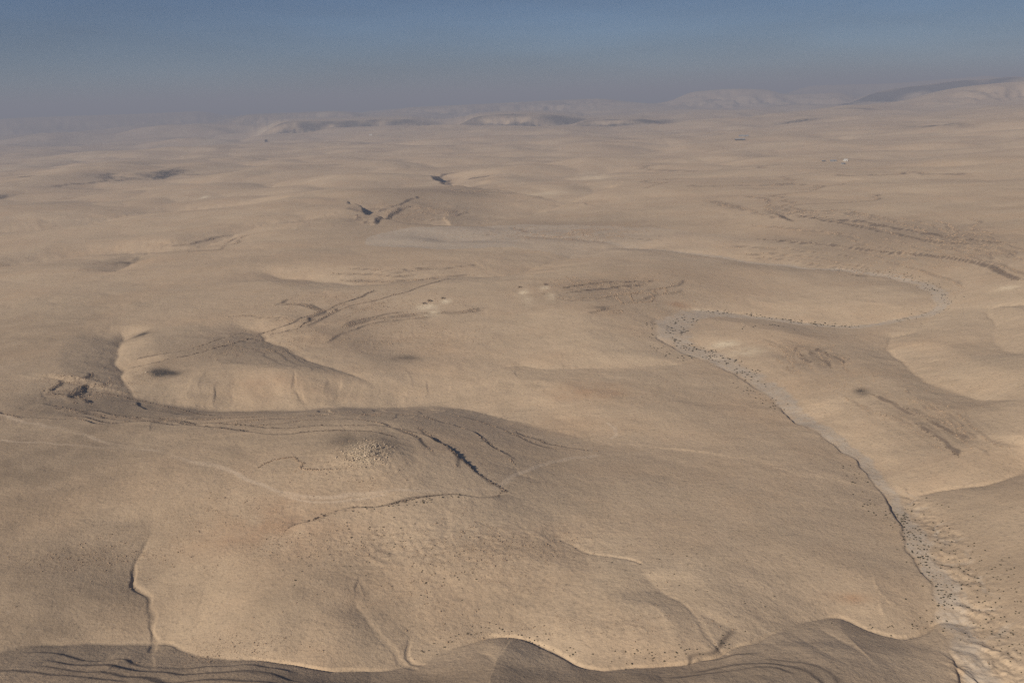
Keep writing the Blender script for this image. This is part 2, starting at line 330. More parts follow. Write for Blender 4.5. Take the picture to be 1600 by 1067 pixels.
            if n: inc[i] = np.maximum(inc[i], cut * wob * tk * (1 - sstep(e * 0.45, e * 1.5, np.abs(d))))
            else:
                tk = 0.35 + 0.65 * sstep(0.66 * L, 0.72 * L, s)
                inc[i] = np.maximum(inc[i], 2.4 * wob * tk * sstep(-fl - e, -fl + 0.3 * e, d) * (1 - sstep(0.3 * fl, 3 * fl + 12, d)))
            if n == 0: mk['gravel'][i] = np.maximum(mk['gravel'][i], 1 - sstep(fl * 0.6, fl * 1.1, np.abs(d) + fl * (0.3 * noise(s, d, 40, 50) + 0.3 * noise(s, d, 13, 51))) * sstep(0, 0.35 * L, s + 60))
            elif n == 99: mk['gravel'][i] = np.maximum(mk['gravel'][i], 0.6 * (1 - sstep(fl, fl * 2.5, np.abs(d))))
        z = z - np.cbrt(cv) - inc
        def field(L):
            m = np.zeros_like(z)
            for (c, ax, ay, h) in L:
                i = np.nonzero((np.abs(x - c[0]) < 3 * ax) & (np.abs(y - c[1]) < 3 * ay))[0]
                q = ((x[i] - c[0]) / ax) ** 2 + ((y[i] - c[1]) / ay) ** 2
                m[i] = np.maximum(m[i], h * np.exp(-q * 1.2))
            return m
        # strata: steps in height where the rock shows
        m = field(self.strata); mk['rock_shade'] = m.copy()
        m = m * np.clip(0.6 + 1.2 * noise(x, y, 120, 13), 0, 1)
        H = 2.6; zz = z + 0.4 * noise(x, y, 40, 14); fr = zz / H - np.floor(zz / H)
        z = z + m * H * (sstep(0.38, 0.62, fr) - fr) * 0.35
        for poly, h, reach in self.ledges + self.contours:
            i, d, s, L = line_field(poly, wx, wy, reach * 2.5)
            if len(i) == 0: continue
            tp = sstep(0, 0.08 * L + 4, s) * (1 - sstep(L - 0.08 * L - 4, L, s))
            br = np.clip(0.9 + 0.8 * noise(s, 0 * s + L, 35, 15), 0.1, 1.3)
            e = 1.1 + 0.0018 * r[i] + 0.0026 * np.maximum(r[i] - 1200, 0)
            mk['rock_shade'][i] = np.maximum(mk['rock_shade'][i], tp * np.clip(br * 3.2, 0, 3) * (1.0 if reach > 20.5 or h == int(h) or h * 2 == int(h * 2) else 0.6) * np.exp(-(np.abs(d) / (e * 0.75)) ** 2))  # varnished rock on the ledge, its shadow line also put into the colour
            z[i] += h * tp * br * (sstep(-e, e, d) - 0.5) * np.exp(-np.abs(d) / reach)
        b = field(self.badland)
        ca, sa = math.cos(math.radians(62)), math.sin(math.radians(62))
        fu, fv = -x * ca + y * sa, x * sa + y * ca
        bu, bv = fu + 3 * noise(x, y, 17, 64), fv + 3 * noise(x, y, 17, 65)
        bn = np.abs(noise(bu / 2.4, bv, 15, 60)); bm = np.minimum(b * 1.6, 1)
        bk = np.abs(noise(bu / 2.0, bv, 7.5, 61)); z = z + bm * (1.7 * bn + 1.6 * bk + 1.1 * np.abs(noise(bu / 1.3, bv, 4, 66)) - 1.8)
        mk['rock_shade'] = np.maximum(mk['rock_shade'], bm * (1 - sstep(0.02, 0.12, bk)))  # dark gaps between the ribs: shade put into the gully floors' colour
        if fine:
            n1 = 1 - sstep(1500, 3500, r)
            hx = x + 14 * noise(x, y, 60, 25); hy = y + 14 * noise(x, y, 60, 26)
            pl = np.clip(0.55 + 1.1 * noise(x, y, 260, 27), 0.12, 1.0)      # some ground is smooth, some broken
            rk = 0.5 + 2.0 * np.clip(field(self.spots['stony']), 0, 1)
            z = z + n1 * pl * (0.9 * np.abs(noise(hx, hy, 62, 22)) + 0.45 * np.abs(noise(hx, hy, 27, 23)))
            z = z + n1 * rk * pl * (0.20 * np.abs(noise(hx, hy, 12, 24)) + 0.13 * noise(x, y, 6, 17) + 0.12 * noise(x, y, 3.3, 28))
        if not masks: return z
        rag = np.clip(1 + 0.9 * fbm(x, y, 30, 3, 62), 0.2, 1.8)
        for k in ('dark', 'chalk', 'red', 'pave_shade'): mk[k] = np.maximum(mk[k], np.clip(field(self.spots[k]) * (rag if k != 'pave_shade' else 0.65 + 0.35 * rag), 0, 1))
        for poly, w in self.tracks:
            i, d, s, L = line_field(poly, wx, wy, 20)
            if len(i): mk['track'][i] = np.maximum(mk['track'][i], (1 - sstep(w * 0.5, w * 1.4, np.abs(d))) * np.clip(0.75 + 0.8 * noise(s, 0 * s, 60, 63), 0, 1))
        mk['gravel'] = np.maximum(mk['gravel'], 0.8 * bm * (1 - sstep(0.03, 0.12, bn)))
        mk['gravel'] = np.maximum(mk['gravel'], np.clip(field(self.spots['pebbles']) * rag, 0, 1))
        return z, mk
    def hit(self, px, py, f=None):
        f = f or (lambda x, y: self.height(x, y, False))
        d = ray(px, py)
        ts = np.concatenate([np.linspace(350, 1500, 160), np.geomspace(1510, 60000, 260)])
        for _ in range(2):
            P = CAM + d[None, :] * ts[:, None]
            g = P[:, 2] - f(P[:, 0], P[:, 1])
            k = np.nonzero(g < 0)[0]
            if len(k) == 0 or k[0] == 0: return on_plane(px, py)
            a, b = ts[k[0]-1], ts[k[0]]; ga, gb = g[k[0]-1], g[k[0]]
            ts = np.linspace(a, b, 8)
        t = a + (b - a) * ga / (ga - gb); return CAM + d * t

import time; T0 = time.time()
land = Land()
print('land', time.time() - T0)

# ------------------------------------------------------------------ the ground: one sheet, finer near than far
rs = [395.0]
while rs[-1] < 90000:
    r = rs[-1]; rs.append(r + min(0.0008 * (r * r + CAM_H ** 2) / CAM_H, (0.0062 if r < 24000 else 0.02) * r))
rs = np.array(rs); NA = 1120
az = np.linspace(math.radians(-33.5), math.radians(33.5), NA)
A, R = np.meshgrid(az, rs)
X = (R * np.sin(A)).ravel(); Y = (R * np.cos(A)).ravel()
Z, MK = land.height(X, Y, masks=True)
NR = len(rs); print('ground', NR, NA, time.time() - T0)
V = np.stack([X, Y, Z], 1)
q = (np.arange(NR - 1)[:, None] * NA + np.arange(NA - 1)[None, :]).ravel()
FACES = np.stack([q, q + 1, q + NA + 1, q + NA], 1)

def mesh_from(name, verts, faces, mat, smooth=True, attrs=None):
    me = bpy.data.meshes.new(name)
    nv, nf = len(verts), len(faces)
    me.vertices.add(nv); me.vertices.foreach_set('co', np.asarray(verts, np.float32).ravel())
    k = faces.shape[1]
    me.loops.add(nf * k); me.loops.foreach_set('vertex_index', faces.astype(np.int32).ravel())
    me.polygons.add(nf); me.polygons.foreach_set('loop_start', np.arange(0, nf * k, k, dtype=np.int32))
    try: me.polygons.foreach_set('loop_total', np.full(nf, k, np.int32))
    except Exception: pass
    me.polygons.foreach_set('use_smooth', np.full(nf, smooth, bool))
    for an, arr in (attrs or {}).items():
        at = me.attributes.new(an, 'FLOAT', 'POINT'); at.data.foreach_set('value', np.asarray(arr, np.float32))
    me.update(calc_edges=True)
    me.materials.append(mat)
    return me
def link(name, me, parent=None, **props):
    o = bpy.data.objects.new(name, me); COL.objects.link(o)
    if parent: o.parent = parent
    for k, v in props.items(): o[k] = v
    return o

# ------------------------------------------------------------------ materials
class NT:
    def __init__(s, name):
        s.m = bpy.data.materials.new(name); s.m.use_nodes = True; s.t = s.m.node_tree; s.b = s.t.nodes['Principled BSDF']
        s.b.inputs['Roughness'].default_value = 1.0; s.b.inputs['Specular IOR Level'].default_value = 0.0
    def n(s, typ, **kw):
        nd = s.t.nodes.new(typ)
        for k, v in kw.items():
            if hasattr(nd, k): setattr(nd, k, v)
            else: nd.inputs[k].default_value = v
        return nd
    def l(s, a, b): s.t.links.new(a, b)
    def noise(s, wl, detail=3, rough=0.55, off=0.0, streak=None):
        if not hasattr(s, 'geo'): s.geo = s.n('ShaderNodeNewGeometry')
        v = s.n('ShaderNodeVectorMath', operation='MULTIPLY_ADD'); s.l(s.geo.outputs['Position'], v.inputs[0])
        v.inputs[1].default_value = (1 / wl,) * 3; v.inputs[2].default_value = (off, off * 0.7, off * 1.3)
        t = s.n('ShaderNodeTexNoise'); t.inputs['Scale'].default_value = 1.0; t.inputs['Detail'].default_value = detail; t.inputs['Roughness'].default_value = rough
        if streak:           # drawn out along one direction (degrees clockwise from +Y, how many times longer)
            mp = s.n('ShaderNodeMapping'); s.l(s.geo.outputs['Position'], mp.inputs['Vector'])
            mp.vector_type = 'POINT'; rt = s.n('ShaderNodeVectorRotate'); rt.rotation_type = 'Z_AXIS'
            rt.inputs['Angle'].default_value = math.radians(150); s.l(s.geo.outputs['Position'], rt.inputs['Vector'])
            s.l(rt.outputs[0], v.inputs[0]); v.inputs[1].default_value = (1 / wl, 1 / wl / streak[1], 1 / wl)
            s.t.nodes.remove(mp)
        s.l(v.outputs[0], t.inputs['Vector']); return t.outputs['Fac']
    def ramp(s, src, lo, hi, a=0.0, b=1.0):
        r = s.n('ShaderNodeMapRange'); r.inputs['From Min'].default_value = lo; r.inputs['From Max'].default_value = hi
        r.inputs['To Min'].default_value = a; r.inputs['To Max'].default_value = b
        s.l(src, r.inputs['Value']); return r.outputs['Result']
    def attr(s, name):
        a = s.n('ShaderNodeAttribute'); a.attribute_name = name; return a.outputs['Fac']
    def mul(s, a, b, op='MULTIPLY'):
        m = s.n('ShaderNodeMath', operation=op); 
        for i, q in enumerate((a, b)):
            if isinstance(q, (int, float)): m.inputs[i].default_value = q
            else: s.l(q, m.inputs[i])
        return m.outputs[0]
    def mix(s, fac, a, b):
        m = s.n('ShaderNodeMix', data_type='RGBA'); 
        if isinstance(fac, (int, float)): m.inputs[0].default_value = fac
        else: s.l(fac, m.inputs[0])
        for i, q in ((6, a), (7, b)):
            if isinstance(q, tuple): m.inputs[i].default_value = (*q, 1)
            else: s.l(q, m.inputs[i])
        return m.outputs[2]
    def bump(s, src, dist, strength=1.0, prev=None):
        b = s.n('ShaderNodeBump'); b.inputs['Distance'].default_value = dist; b.inputs['Strength'].default_value = strength
        s.l(src, b.inputs['Height'])
        if prev is not None: s.l(prev, b.inputs['Normal'])
        return b.outputs['Normal']

def ground_material(name):
    g = NT(name)
    c = g.mix(g.ramp(g.noise(420, 5, 0.62), 0.36, 0.64), (0.545, 0.42, 0.288), (0.615, 0.488, 0.338))
    c = g.mix(g.mul(g.ramp(g.noise(110, 5, 0.65, 3.1), 0.46, 0.66), 0.4), c, (0.56, 0.40, 0.255))
    c = g.mix(g.mul(g.ramp(g.noise(240, 6, 0.68, 12.7), 0.47, 0.66), 0.38), c, (0.42, 0.335, 0.235))
    c = g.mix(g.mul(g.ramp(g.noise(38, 5, 0.7, 7.7), 0.47, 0.68), 0.28), c, (0.42, 0.33, 0.225))
    c = g.mix(g.mul(g.attr('pave_shade'), g.ramp(g.noise(55, 6, 0.7, 21.0), 0.3, 0.6, 0.62, 1.0)), c, (0.27, 0.21, 0.148))
    c = g.mix(g.mul(g.attr('red'), 0.8), c, (0.42, 0.235, 0.13))
    c = g.mix(g.mul(g.attr('rock_shade'), 0.42), c, (0.19, 0.15, 0.115))
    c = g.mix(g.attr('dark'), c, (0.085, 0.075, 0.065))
    c = g.mix(g.mul(g.attr('chalk'), g.ramp(g.noise(9, 4, 0.7, 8.8), 0.3, 0.6, 0.55, 1.0)), c, (0.82, 0.70, 0.50))
    c = g.mix(g.mul(g.attr('track'), 0.55), c, (0.70, 0.57, 0.42))
    c = g.mix(g.mul(g.attr('gravel'), g.ramp(g.noise(9, 5, 0.75, 6.2), 0.40, 0.58, 0.42, 1.0)), c, (0.52, 0.445, 0.35))
    # stones and dry scrub too small to pick apart
    c = g.mix(g.mul(g.ramp(g.noise(3.0, 4, 0.75, 1.3), 0.53, 0.68), 0.5), c, (0.20, 0.16, 0.12))
    c = g.mix(g.mul(g.ramp(g.noise(3.4, 3, 0.7, 5.9), 0.6, 0.75), 0.3), c, (0.66, 0.55, 0.42))
    g.l(c, g.b.inputs['Base Color'])
    n = g.bump(g.noise(2.6, 5, 0.72, 2.2), 0.8, 0.7)
    n = g.bump(g.noise(4.0, 3, 0.6, 9.1, (60, 12)), 0.8, 0.07, n)
    n = g.bump(g.noise(14, 4, 0.6, 4.2), 1.2, 0.6, n)
    g.l(n, g.b.inputs['Normal'])
    return g.m
M_GROUND = ground_material('desert_ground')
def sub(name, sel):
    F = FACES[sel]; u, inv = np.unique(F, return_inverse=True)
    return link(name, mesh_from(name, V[u], inv.reshape(F.shape), M_GROUND, True, {k: MK[k][u] for k in MK}), kind='structure')
fr_ = np.hypot(X, Y)[FACES[:, 0]]; fg = MK['gravel'][FACES].mean(1); ft = MK['track'][FACES].mean(1)
kind_ = np.where(fr_ > 8000, 3, np.where(fg > 0.5, 1, np.where(ft > 0.3, 2, 0)))
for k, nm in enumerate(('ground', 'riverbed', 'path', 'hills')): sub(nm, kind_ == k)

# ------------------------------------------------------------------ things
def zat(x, y): return land.height(np.atleast_1d(np.asarray(x, float)), np.atleast_1d(np.asarray(y, float)))
def at(px, py):
    p = land.hit(px, py); return np.array([p[0], p[1], float(zat(p[0], p[1])[0])])
def tag(o, label, cat, group=None):
    o['label'] = label; o['category'] = cat
    if group: o['group'] = group
    return o
def empty(name, loc, label, cat, group=None):
    o = bpy.data.objects.new(name, None); COL.objects.link(o); o.location = loc; return tag(o, label, cat, group)
def plain(name, col, col2=None, wl=1.5):
    g = NT(name)
    if col2 is None: g.b.inputs['Base Color'].default_value = (*col, 1)
    else: g.l(g.mix(g.ramp(g.noise(wl, 3, 0.6), 0.35, 0.65), col, col2), g.b.inputs['Base Color'])
    return g.m
M_ROCK = plain('limestone', (0.25, 0.19, 0.135), (0.42, 0.32, 0.225), 2.0)
M_VARNISH = plain('weathered_limestone', (0.12, 0.095, 0.075), (0.25, 0.195, 0.145), 3.0)
M_PALE = plain('pale_limestone', (0.34, 0.275, 0.20), (0.58, 0.48, 0.36), 1.5)
M_LEAF = plain('dusty_leaves', (0.04, 0.04, 0.026), (0.075, 0.068, 0.045), 0.8)
M_WHITE = plain('white_sheet_metal', (0.66, 0.65, 0.61), (0.58, 0.57, 0.54), 6)
M_GREYM = plain('grey_sheet_metal', (0.30, 0.31, 0.32), (0.22, 0.23, 0.24), 6)
M_DARK = plain('dark_parts_and_shade', (0.05, 0.045, 0.04), (0.08, 0.07, 0.06), 3)

# one stone: an irregular block of twelve triangles, many of them in one mesh
BLK = np.array([(-1,-1,-1),(1,-1,-1),(1,1,-1),(-1,1,-1),(-1,-1,1),(1,-1,1),(1,1,1),(-1,1,1)], float) * 0.5
BLF = np.array([(0,3,2,1),(4,5,6,7),(0,1,5,4),(1,2,6,5),(2,3,7,6),(3,0,4,7)])
def blocks(P, size, yaw, R):
    """P (n,3) base centres, size (n,3)"""
    n = len(P); v = BLK[None] + R.uniform(-0.16, 0.16, (n, 8, 3)); v[:, 4:, :2] *= R.uniform(0.6, 0.95, (n, 1, 2))
    v = v * size[:, None, :]; c, sn = np.cos(yaw)[:, None], np.sin(yaw)[:, None]
    w = np.stack([v[..., 0] * c - v[..., 1] * sn, v[..., 0] * sn + v[..., 1] * c, v[..., 2] + size[:, None, 2] * 0.32], -1) + P[:, None, :]
    return w.reshape(-1, 3), (BLF[None] + 8 * np.arange(n)[:, None, None]).reshape(-1, 4)
def along(poly, step, R, jit):
    seg = np.r_[0, np.cumsum(np.hypot(*np.diff(poly[:, :2], axis=0).T))]; L = seg[-1]
    s_ = np.sort(R.uniform(0, L, max(3, int(L / step))))
    x = np.interp(s_, seg, poly[:, 0]); y = np.interp(s_, seg, poly[:, 1])
    tx = np.interp(s_ + 1, seg, poly[:, 0]) - np.interp(s_ - 1, seg, poly[:, 0]); ty = np.interp(s_ + 1, seg, poly[:, 1]) - np.interp(s_ - 1, seg, poly[:, 1])
    a = np.arctan2(ty, tx); o = R.normal(0, jit, len(s_))
    return x - np.sin(a) * o, y + np.cos(a) * o, a, s_

# rock ledges: rows of broken blocks on the steps of the ground
LEDGE_LABELS = [
 'long dark rock ledge curving round the hill with the rubble mound', 'thin lower ledge of broken rock just south of the long dark ledge',
 'straight rock ledge above the pale spurs, left of the crossing gullies', 'fainter upper rock ledge parallel to the straight ledge on the left',
 'narrow dark ledge climbing the middle ridge from the gully crossing', 'broken upper ledge on the middle ridge, short of the crest',
 'low line of stones crossing below the dirt track', 'dark cliff at the head of the nearer rounded bay', 'thin upper ledge over the cliff of the nearer bay',
 'dark cliff on the rim of the farther rounded bay', 'short lower cliff in the left end of the farther bay', 'faint ledge on the far wall of the farther bay',
 'short hooked ledge on the slope across the main wadi', 'long ledge sweeping across the upper right slope', 'thin topmost ledge of the upper right slope',
 'lowest and darkest ledge of the upper right slope', 'short ledge on the spur, first of three', 'short ledge on the spur, middle one of three', 'short ledge on the spur, last of three',
 'line of low rocks running down right of the dark round spot', 'short rock line below the line of rocks on the right hillside',
 'dark double ledge above the stone enclosures', 'second ledge just under the dark double ledge by the enclosures', 'row of small rocks under the head of the deep left valley', 'topmost jagged rocks at the far left valley head', 'curved dark rocks at the leftmost valley head', 'strong dark ledge along the near rim of the valley head on the left']
R1 = np.random.default_rng(21)
for (poly, h, reach), lab in zip(land.ledges, LEDGE_LABELS):
    d0 = float(np.hypot(*poly[len(poly)//2])); k = min(max(0.8, d0 / 1200), 1.5)
    x, y, a, s_ = along(poly, 1.1 * k, R1, 1.0 * k)
    keep = noise(s_, 0 * s_ + d0, 35, 15) + R1.uniform(-0.4, 0.4, len(s_)) > -0.25
    x, y, a = x[keep], y[keep], a[keep]; n = len(x)
    big = k * np.minimum(R1.lognormal(-0.35, 0.4, n), 1.8)
    size = np.stack([big * 1.6, big * 1.0, big * 0.75], 1)
    v, f = blocks(np.stack([x, y, zat(x, y)], 1), size, a + R1.normal(0, 0.3, n), R1)
    mid_ = len(poly) // 2; c0 = np.array([*poly[mid_], float(zat(*poly[mid_])[0])])
    e = empty('rock_ledge', c0, lab, 'rock ledge', 'rock ledges on the hillsides')
    link('broken_blocks', mesh_from('broken_blocks', v - c0, f, M_VARNISH, False), e, kind='stuff')

# loose stones
def sample(spots, total, R):
    wgt = np.array([ax * ay * h for _, ax, ay, h in spots]) ** 0.75; n = (total * wgt / wgt.sum()).astype(int); X_, Y_ = [], []
    for (c, ax, ay, h), k in zip(spots, n):
        X_.append(c[0] + R.normal(0, 0.62 * ax, k)); Y_.append(c[1] + R.normal(0, 0.62 * ay, k))
    return np.concatenate(X_), np.concatenate(Y_)
R2 = np.random.default_rng(31)
x, y = sample(land.spots['stony'], 130000, R2)
zz = zat(x, y); fr = ((zz + 0.4 * noise(x, y, 40, 14)) / 2.6) % 1
keep = (fbm(x, y, 45, 3, 70) + R2.uniform(-0.35, 0.35, len(x)) + 0.7 * np.exp(-((fr - 0.5) / 0.16) ** 2) > 0.22) & (np.abs(np.arctan2(x, y)) < 0.6)
x, y, zz = x[keep], y[keep], zz[keep]; n = len(x)
sz = np.minimum(0.16 * R2.pareto(2.6, n) + 0.28, 1.0) * np.clip(np.hypot(x, y) / 1000, 0.8, 1.8)
order = np.argsort(-sz / np.hypot(x, y)); big, rest = order[:300], order[300:]
def stones(idx): return blocks(np.stack([x[idx], y[idx], zz[idx]], 1), sz[idx, None] * np.stack([R2.uniform(0.8, 1.4, len(idx)), R2.uniform(0.7, 1.1, len(idx)), R2.uniform(0.5, 0.8, len(idx))], 1), R2.uniform(0, 6.28, len(idx)), R2)
v, f = stones(rest)
cx_, cy_ = [], []
for poly, h, reach in land.contours:
    if np.hypot(*poly[12]) < 760: continue
    k = min(max(0.8, float(np.hypot(*poly[12])) / 1200), 2.5); a_, b_, _, s_ = along(poly, 2.2 * k, R2, 0.9 * k); kp = noise(s_, 0 * s_ + k * 91, 30, 15) > -0.2
    cx_.append(a_[kp]); cy_.append(b_[kp])
cx_, cy_ = np.concatenate(cx_), np.concatenate(cy_); m_ = len(cx_); cs_ = R2.uniform(0.5, 1.3, m_) * np.clip(np.hypot(cx_, cy_) / 1300, 0.8, 2.2)
v2, f2 = blocks(np.stack([cx_, cy_, zat(cx_, cy_)], 1), cs_[:, None] * np.array([1.4, 0.9, 0.7]), R2.uniform(0, 6.28, m_), R2)
v, f = np.vstack([v, v2]), np.vstack([f, f2 + len(v)])
o = link('stones', mesh_from('stones', v, f, M_ROCK, False), kind='stuff'); o['label'] = 'small loose stones strewn over the stony slopes'
def bl_mesh(seed):
    R = np.random.default_rng(seed); v, f = blocks(np.array([(0, 0, 0), (0.35, 0.2, -0.1), (-0.3, 0.15, -0.12)], float), np.array([(1.1, 0.9, 0.75), (0.7, 0.6, 0.5), (0.6, 0.5, 0.4)]), np.array([0.2, 1.0, 2.0]), R)
    return mesh_from('boulder', v, f, M_ROCK, False)
BM = [bl_mesh(k) for k in range(6)]
def proj(a, b, c):
    v = np.array([a, b, c]) - CAM; return 800 + F_PX * (v @ RGT) / (v @ FWD), 533.5 - F_PX * (v @ UPV) / (v @ FWD)
ZONES_B = [(lambda u, v: u > 1330 and v > 740, 'pale boulder on the broken ground by the lower riverbed'), (lambda u, v: v < 560, 'pale boulder on a distant ledge-crossed slope'),
           (lambda u, v: v < 640, 'pale boulder on the spur north of the deep left valley'), (lambda u, v: v < 765, 'pale boulder on the hill around the rubble mound'),
           (lambda u, v: u < 235, 'pale boulder on the dark stony slope left of the left gully'), (lambda u, v: v > 1005, 'pale boulder at the lip of the bottom gully'),
           (lambda u, v: u < 430, 'pale boulder between the left gully and the stone line'), (lambda u, v: u < 640 and v < 900, 'pale boulder just below the stone line under the dirt track'),
           (lambda u, v: u < 640, 'pale boulder on the slope above the small forked gully'), (lambda u, v: v < 900, 'pale boulder on the bare slope right of the stone line'), (lambda u, v: True, 'pale boulder on the lit slope right of the small forked gully')]
for k in big:
    o = link('boulder', BM[int(R2.integers(6))]); o.location = (x[k], y[k], zz[k]); o.rotation_euler.z = R2.uniform(0, 6.28); o.scale = (sz[k],) * 3
    u_, v_ = proj(x[k], y[k], zz[k]); lab = next(l for q, l in ZONES_B if q(u_, v_)); tag(o, lab, 'boulder', lab.replace('pale boulder', 'boulders'))

# shrubs
R3 = np.random.default_rng(41)
def shrub_mesh(seed):
    R = np.random.default_rng(seed); nl = 64; vs, fs = [], []
    lob = [(R.uniform(-.35, .35), R.uniform(-.35, .35), R.uniform(.25, .45), R.uniform(.3, .5)) for _ in range(4)]
    for k in range(nl):
        cx, cy, cz, cr = lob[k % 4]; d = R.normal(size=3); d /= np.linalg.norm(d); d[2] = abs(d[2]) * 0.9
        p = np.array([cx, cy, cz]) + d * cr * R.uniform(0.5, 1.0); u = np.cross(d, R.normal(size=3)); u /= np.linalg.norm(u); w = np.cross(d, u); q = R.uniform(.15, .27)
        b = len(vs); vs += [p - u * q, p + w * q * 0.7, p + u * q, p - w * q * 0.7]; fs.append((b, b+1, b+2, b+3))
    for k in range(5):                                              # stems
        cx, cy, cz, cr = lob[k % 4]; b = len(vs); vs += [np.array([-.02, 0, -.1]), np.array([.02, 0, -.1]), np.array([cx + .02, cy, cz + .1]), np.array([cx - .02, cy, cz + .1])]; fs.append((b, b+1, b+2, b+3))
    return np.array(vs), np.array(fs)
SH = [shrub_mesh(k) for k in range(6)]; SM = [mesh_from('shrub', v, f, M_LEAF, False) for v, f in SH]
# line or spot, number, spread (m), size range (m), label
SHRUBS = [
 ([(1095,487),(1150,490),(1200,497),(1270,506),(1345,511)], 110, 5, (1.1, 3.0), 'dark shrub lining the upper arm of the river bend'),
 ([(1075,495),(1056,503),(1048,520),(1060,538),(1100,556),(1150,578),(1195,603)], 100, 6, (1.1, 3.2), 'dark shrub on the outer bank of the river bend'),
 ([(1088,500),(1072,512),(1068,528),(1090,545),(1140,562),(1180,582)], 70, 7, (1.5, 3.2), 'dark shrub on the inner bank of the river bend'),
 ([(1020,505),(1030,540),(1045,560)], 26, 14, (1.3, 2.6), 'small shrub on the slope left of the river bend'),
 ([(1150,516),(1200,508),(1240,515)], 14, 6, (1.5, 2.6), 'small shrub on the smooth spur inside the river bend'),
 ([(1060,565),(1090,556),(1115,558)], 16, 4, (1.4, 2.6), 'small shrub in the side gully joining the river bend'),
 ([(1140,600),(1180,615),(1215,640)], 26, 10, (1.2, 2.2), 'small shrub on sand left of the gravel bed'),
 ([(1325,735),(1350,775),(1370,795),(1400,810),(1420,850)], 46, 9, (1.2, 2.2), 'small shrub on the plain left of the lower riverbed'),
 ([(1405,805),(1430,855),(1455,905),(1475,945)], 90, 5, (1.2, 2.6), 'dark shrub crowding the left edge of the lower riverbed'),
 ([(1420,795),(1470,860),(1510,920),(1545,985),(1575,1050)], 190, 20, (1.0, 2.0), 'small shrub among the gullies right of the lower riverbed'),
 ([(1540,860),(1580,930),(1590,1000)], 60, 16, (1.0, 1.9), 'small shrub near the right edge beyond the gullies'),
 ([(660,1022),(700,1002),(745,988),(800,986),(850,1004),(890,1020),(950,1028),(1050,1024),(1120,1008),(1160,996)], 100, 4, (0.9, 1.8), 'small round shrub on the lit bank above the bottom gully'),
 ([(1360,975),(1400,985),(1440,978),(1470,965)], 30, 4, (0.9, 1.6), 'small shrub on the bank at the lower right bend'),
 ([(1290,420),(1360,425),(1430,436),(1475,462),(1478,480),(1440,495),(1400,503)], 150, 12, (1.1, 2.6), 'distant shrub in the great loop of the wadi'),
 ([(430,900),(500,880),(560,840),(640,860),(700,900),(760,880)], 70, 18, (0.8, 1.6), 'tiny dark shrub on the stony slope in the foreground'),
 ([(880,900),(950,900),(1020,870),(1100,930),(1200,900)], 30, 30, (0.7, 1.2), 'tiny dark shrub on the bare foreground plain'),
 ([(500,805),(560,794),(640,786),(720,774)], 46, 3, (0.9, 1.8), 'small shrub along the stone line below the dirt track'),
]
allsh = []
for pts, n, spread, (s0, s1), lab in SHRUBS:
    poly = catmull([land.hit(*p)[:2] for p in pts])
    seg = np.r_[0, np.cumsum(np.hypot(*np.diff(poly, axis=0).T))]; q = R3.uniform(0, seg[-1], n)
    q += 16 * noise(q, 0 * q, 34, 80)
    X_ = np.interp(q, seg, poly[:, 0]) + R3.normal(0, spread * 0.6, n); Y_ = np.interp(q, seg, poly[:, 1]) + R3.normal(0, spread * 0.9, n)
    Zs = zat(X_, Y_); ss = s0 + (s1 - s0) * R3.beta(1.2, 2.6, n)
    allsh += [(a, b, c, d, lab) for a, b, c, d in zip(X_, Y_, Zs, ss)]
allsh.sort(key=lambda t: -t[3] / math.hypot(t[0], t[1]))
for a, b, c, d, lab in allsh[:300]:
    o = link('shrub', SM[int(R3.integers(6))]); o.location = (a, b, c); o.rotation_euler.z = R3.uniform(0, 6.28); d *= 0.82; o.scale = (d * 0.7 * R3.uniform(0.8, 1.3), d * 0.7, d * R3.uniform(0.4, 0.75))
    tag(o, lab, 'shrub', lab.split(' ', 1)[1].replace('shrub', 'shrubs', 1))
vs, fs, b0 = [], [], 0
for a, b, c, d, lab in allsh[300:]:
    v, f = SH[int(R3.integers(6))]; t = R3.uniform(0, 6.28); ct, st = math.cos(t), math.sin(t)
    vs.append(np.stack([v[:, 0] * ct - v[:, 1] * st, v[:, 0] * st + v[:, 1] * ct, v[:, 2] * 0.9], 1) * d * 0.8 + (a, b, c)); fs.append(f + b0); b0 += len(v)
o = link('low_shrubs', mesh_from('low_shrubs', np.concatenate(vs), np.concatenate(fs), M_LEAF, False), kind='stuff'); o['label'] = 'small shrubs thinly spread along the wadi and plain'

# collapsed stone walls, ruins
R4 = np.random.default_rng(51)
def wall(pts, parent, w=1.6, h=1.0, m=None):
    poly = np.array([land.hit(*p)[:2] for p in pts]); x, y, a, _ = along(poly, 0.55, R4, w * 0.38); n = len(x)
    sz = R4.uniform(0.5, 1.15, n); v, f = blocks(np.stack([x, y, zat(x, y)], 1), np.stack([sz * 1.3, sz, sz * h], 1), a + R4.normal(0, .4, n), R4)
    o = link('wall', mesh_from('wall', v - np.array(parent.location), f, m or M_ROCK, False), parent, kind='stuff'); return o
def enclosure(label, runs, w=1.6, h=1.0):
    c = at(*runs[0][0]); e = empty('stone_enclosure', c, label, 'stone enclosure', 'ruined stone enclosures')
    for r in runs: wall(r, e, w, h)
Zp = lambda z: [(800 + a / 4, 350 + b / 4) for a, b in z]
enclosure('four sided ruined stone enclosure below the dark double ledge', [Zp([(745,437),(800,434),(860,435)]), Zp([(860,435),(885,455),(870,487)]), Zp([(870,487),(830,490),(750,495)]), Zp([(757,485),(742,455),(735,425)])], 2.4, 1.3)
enclosure('rounded ruined enclosure at the right end of the row', [Zp([(885,412),(930,402),(960,405)]), Zp([(960,405),(965,425),(945,447)]), Zp([(905,440),(885,425),(885,412)])], 2.2, 1.2)
enclosure('open ended stone wall left of the four sided enclosure', [Zp([(640,440),(660,465),(690,500)]), Zp([(690,430),(715,425)])], 2.2, 1.2)
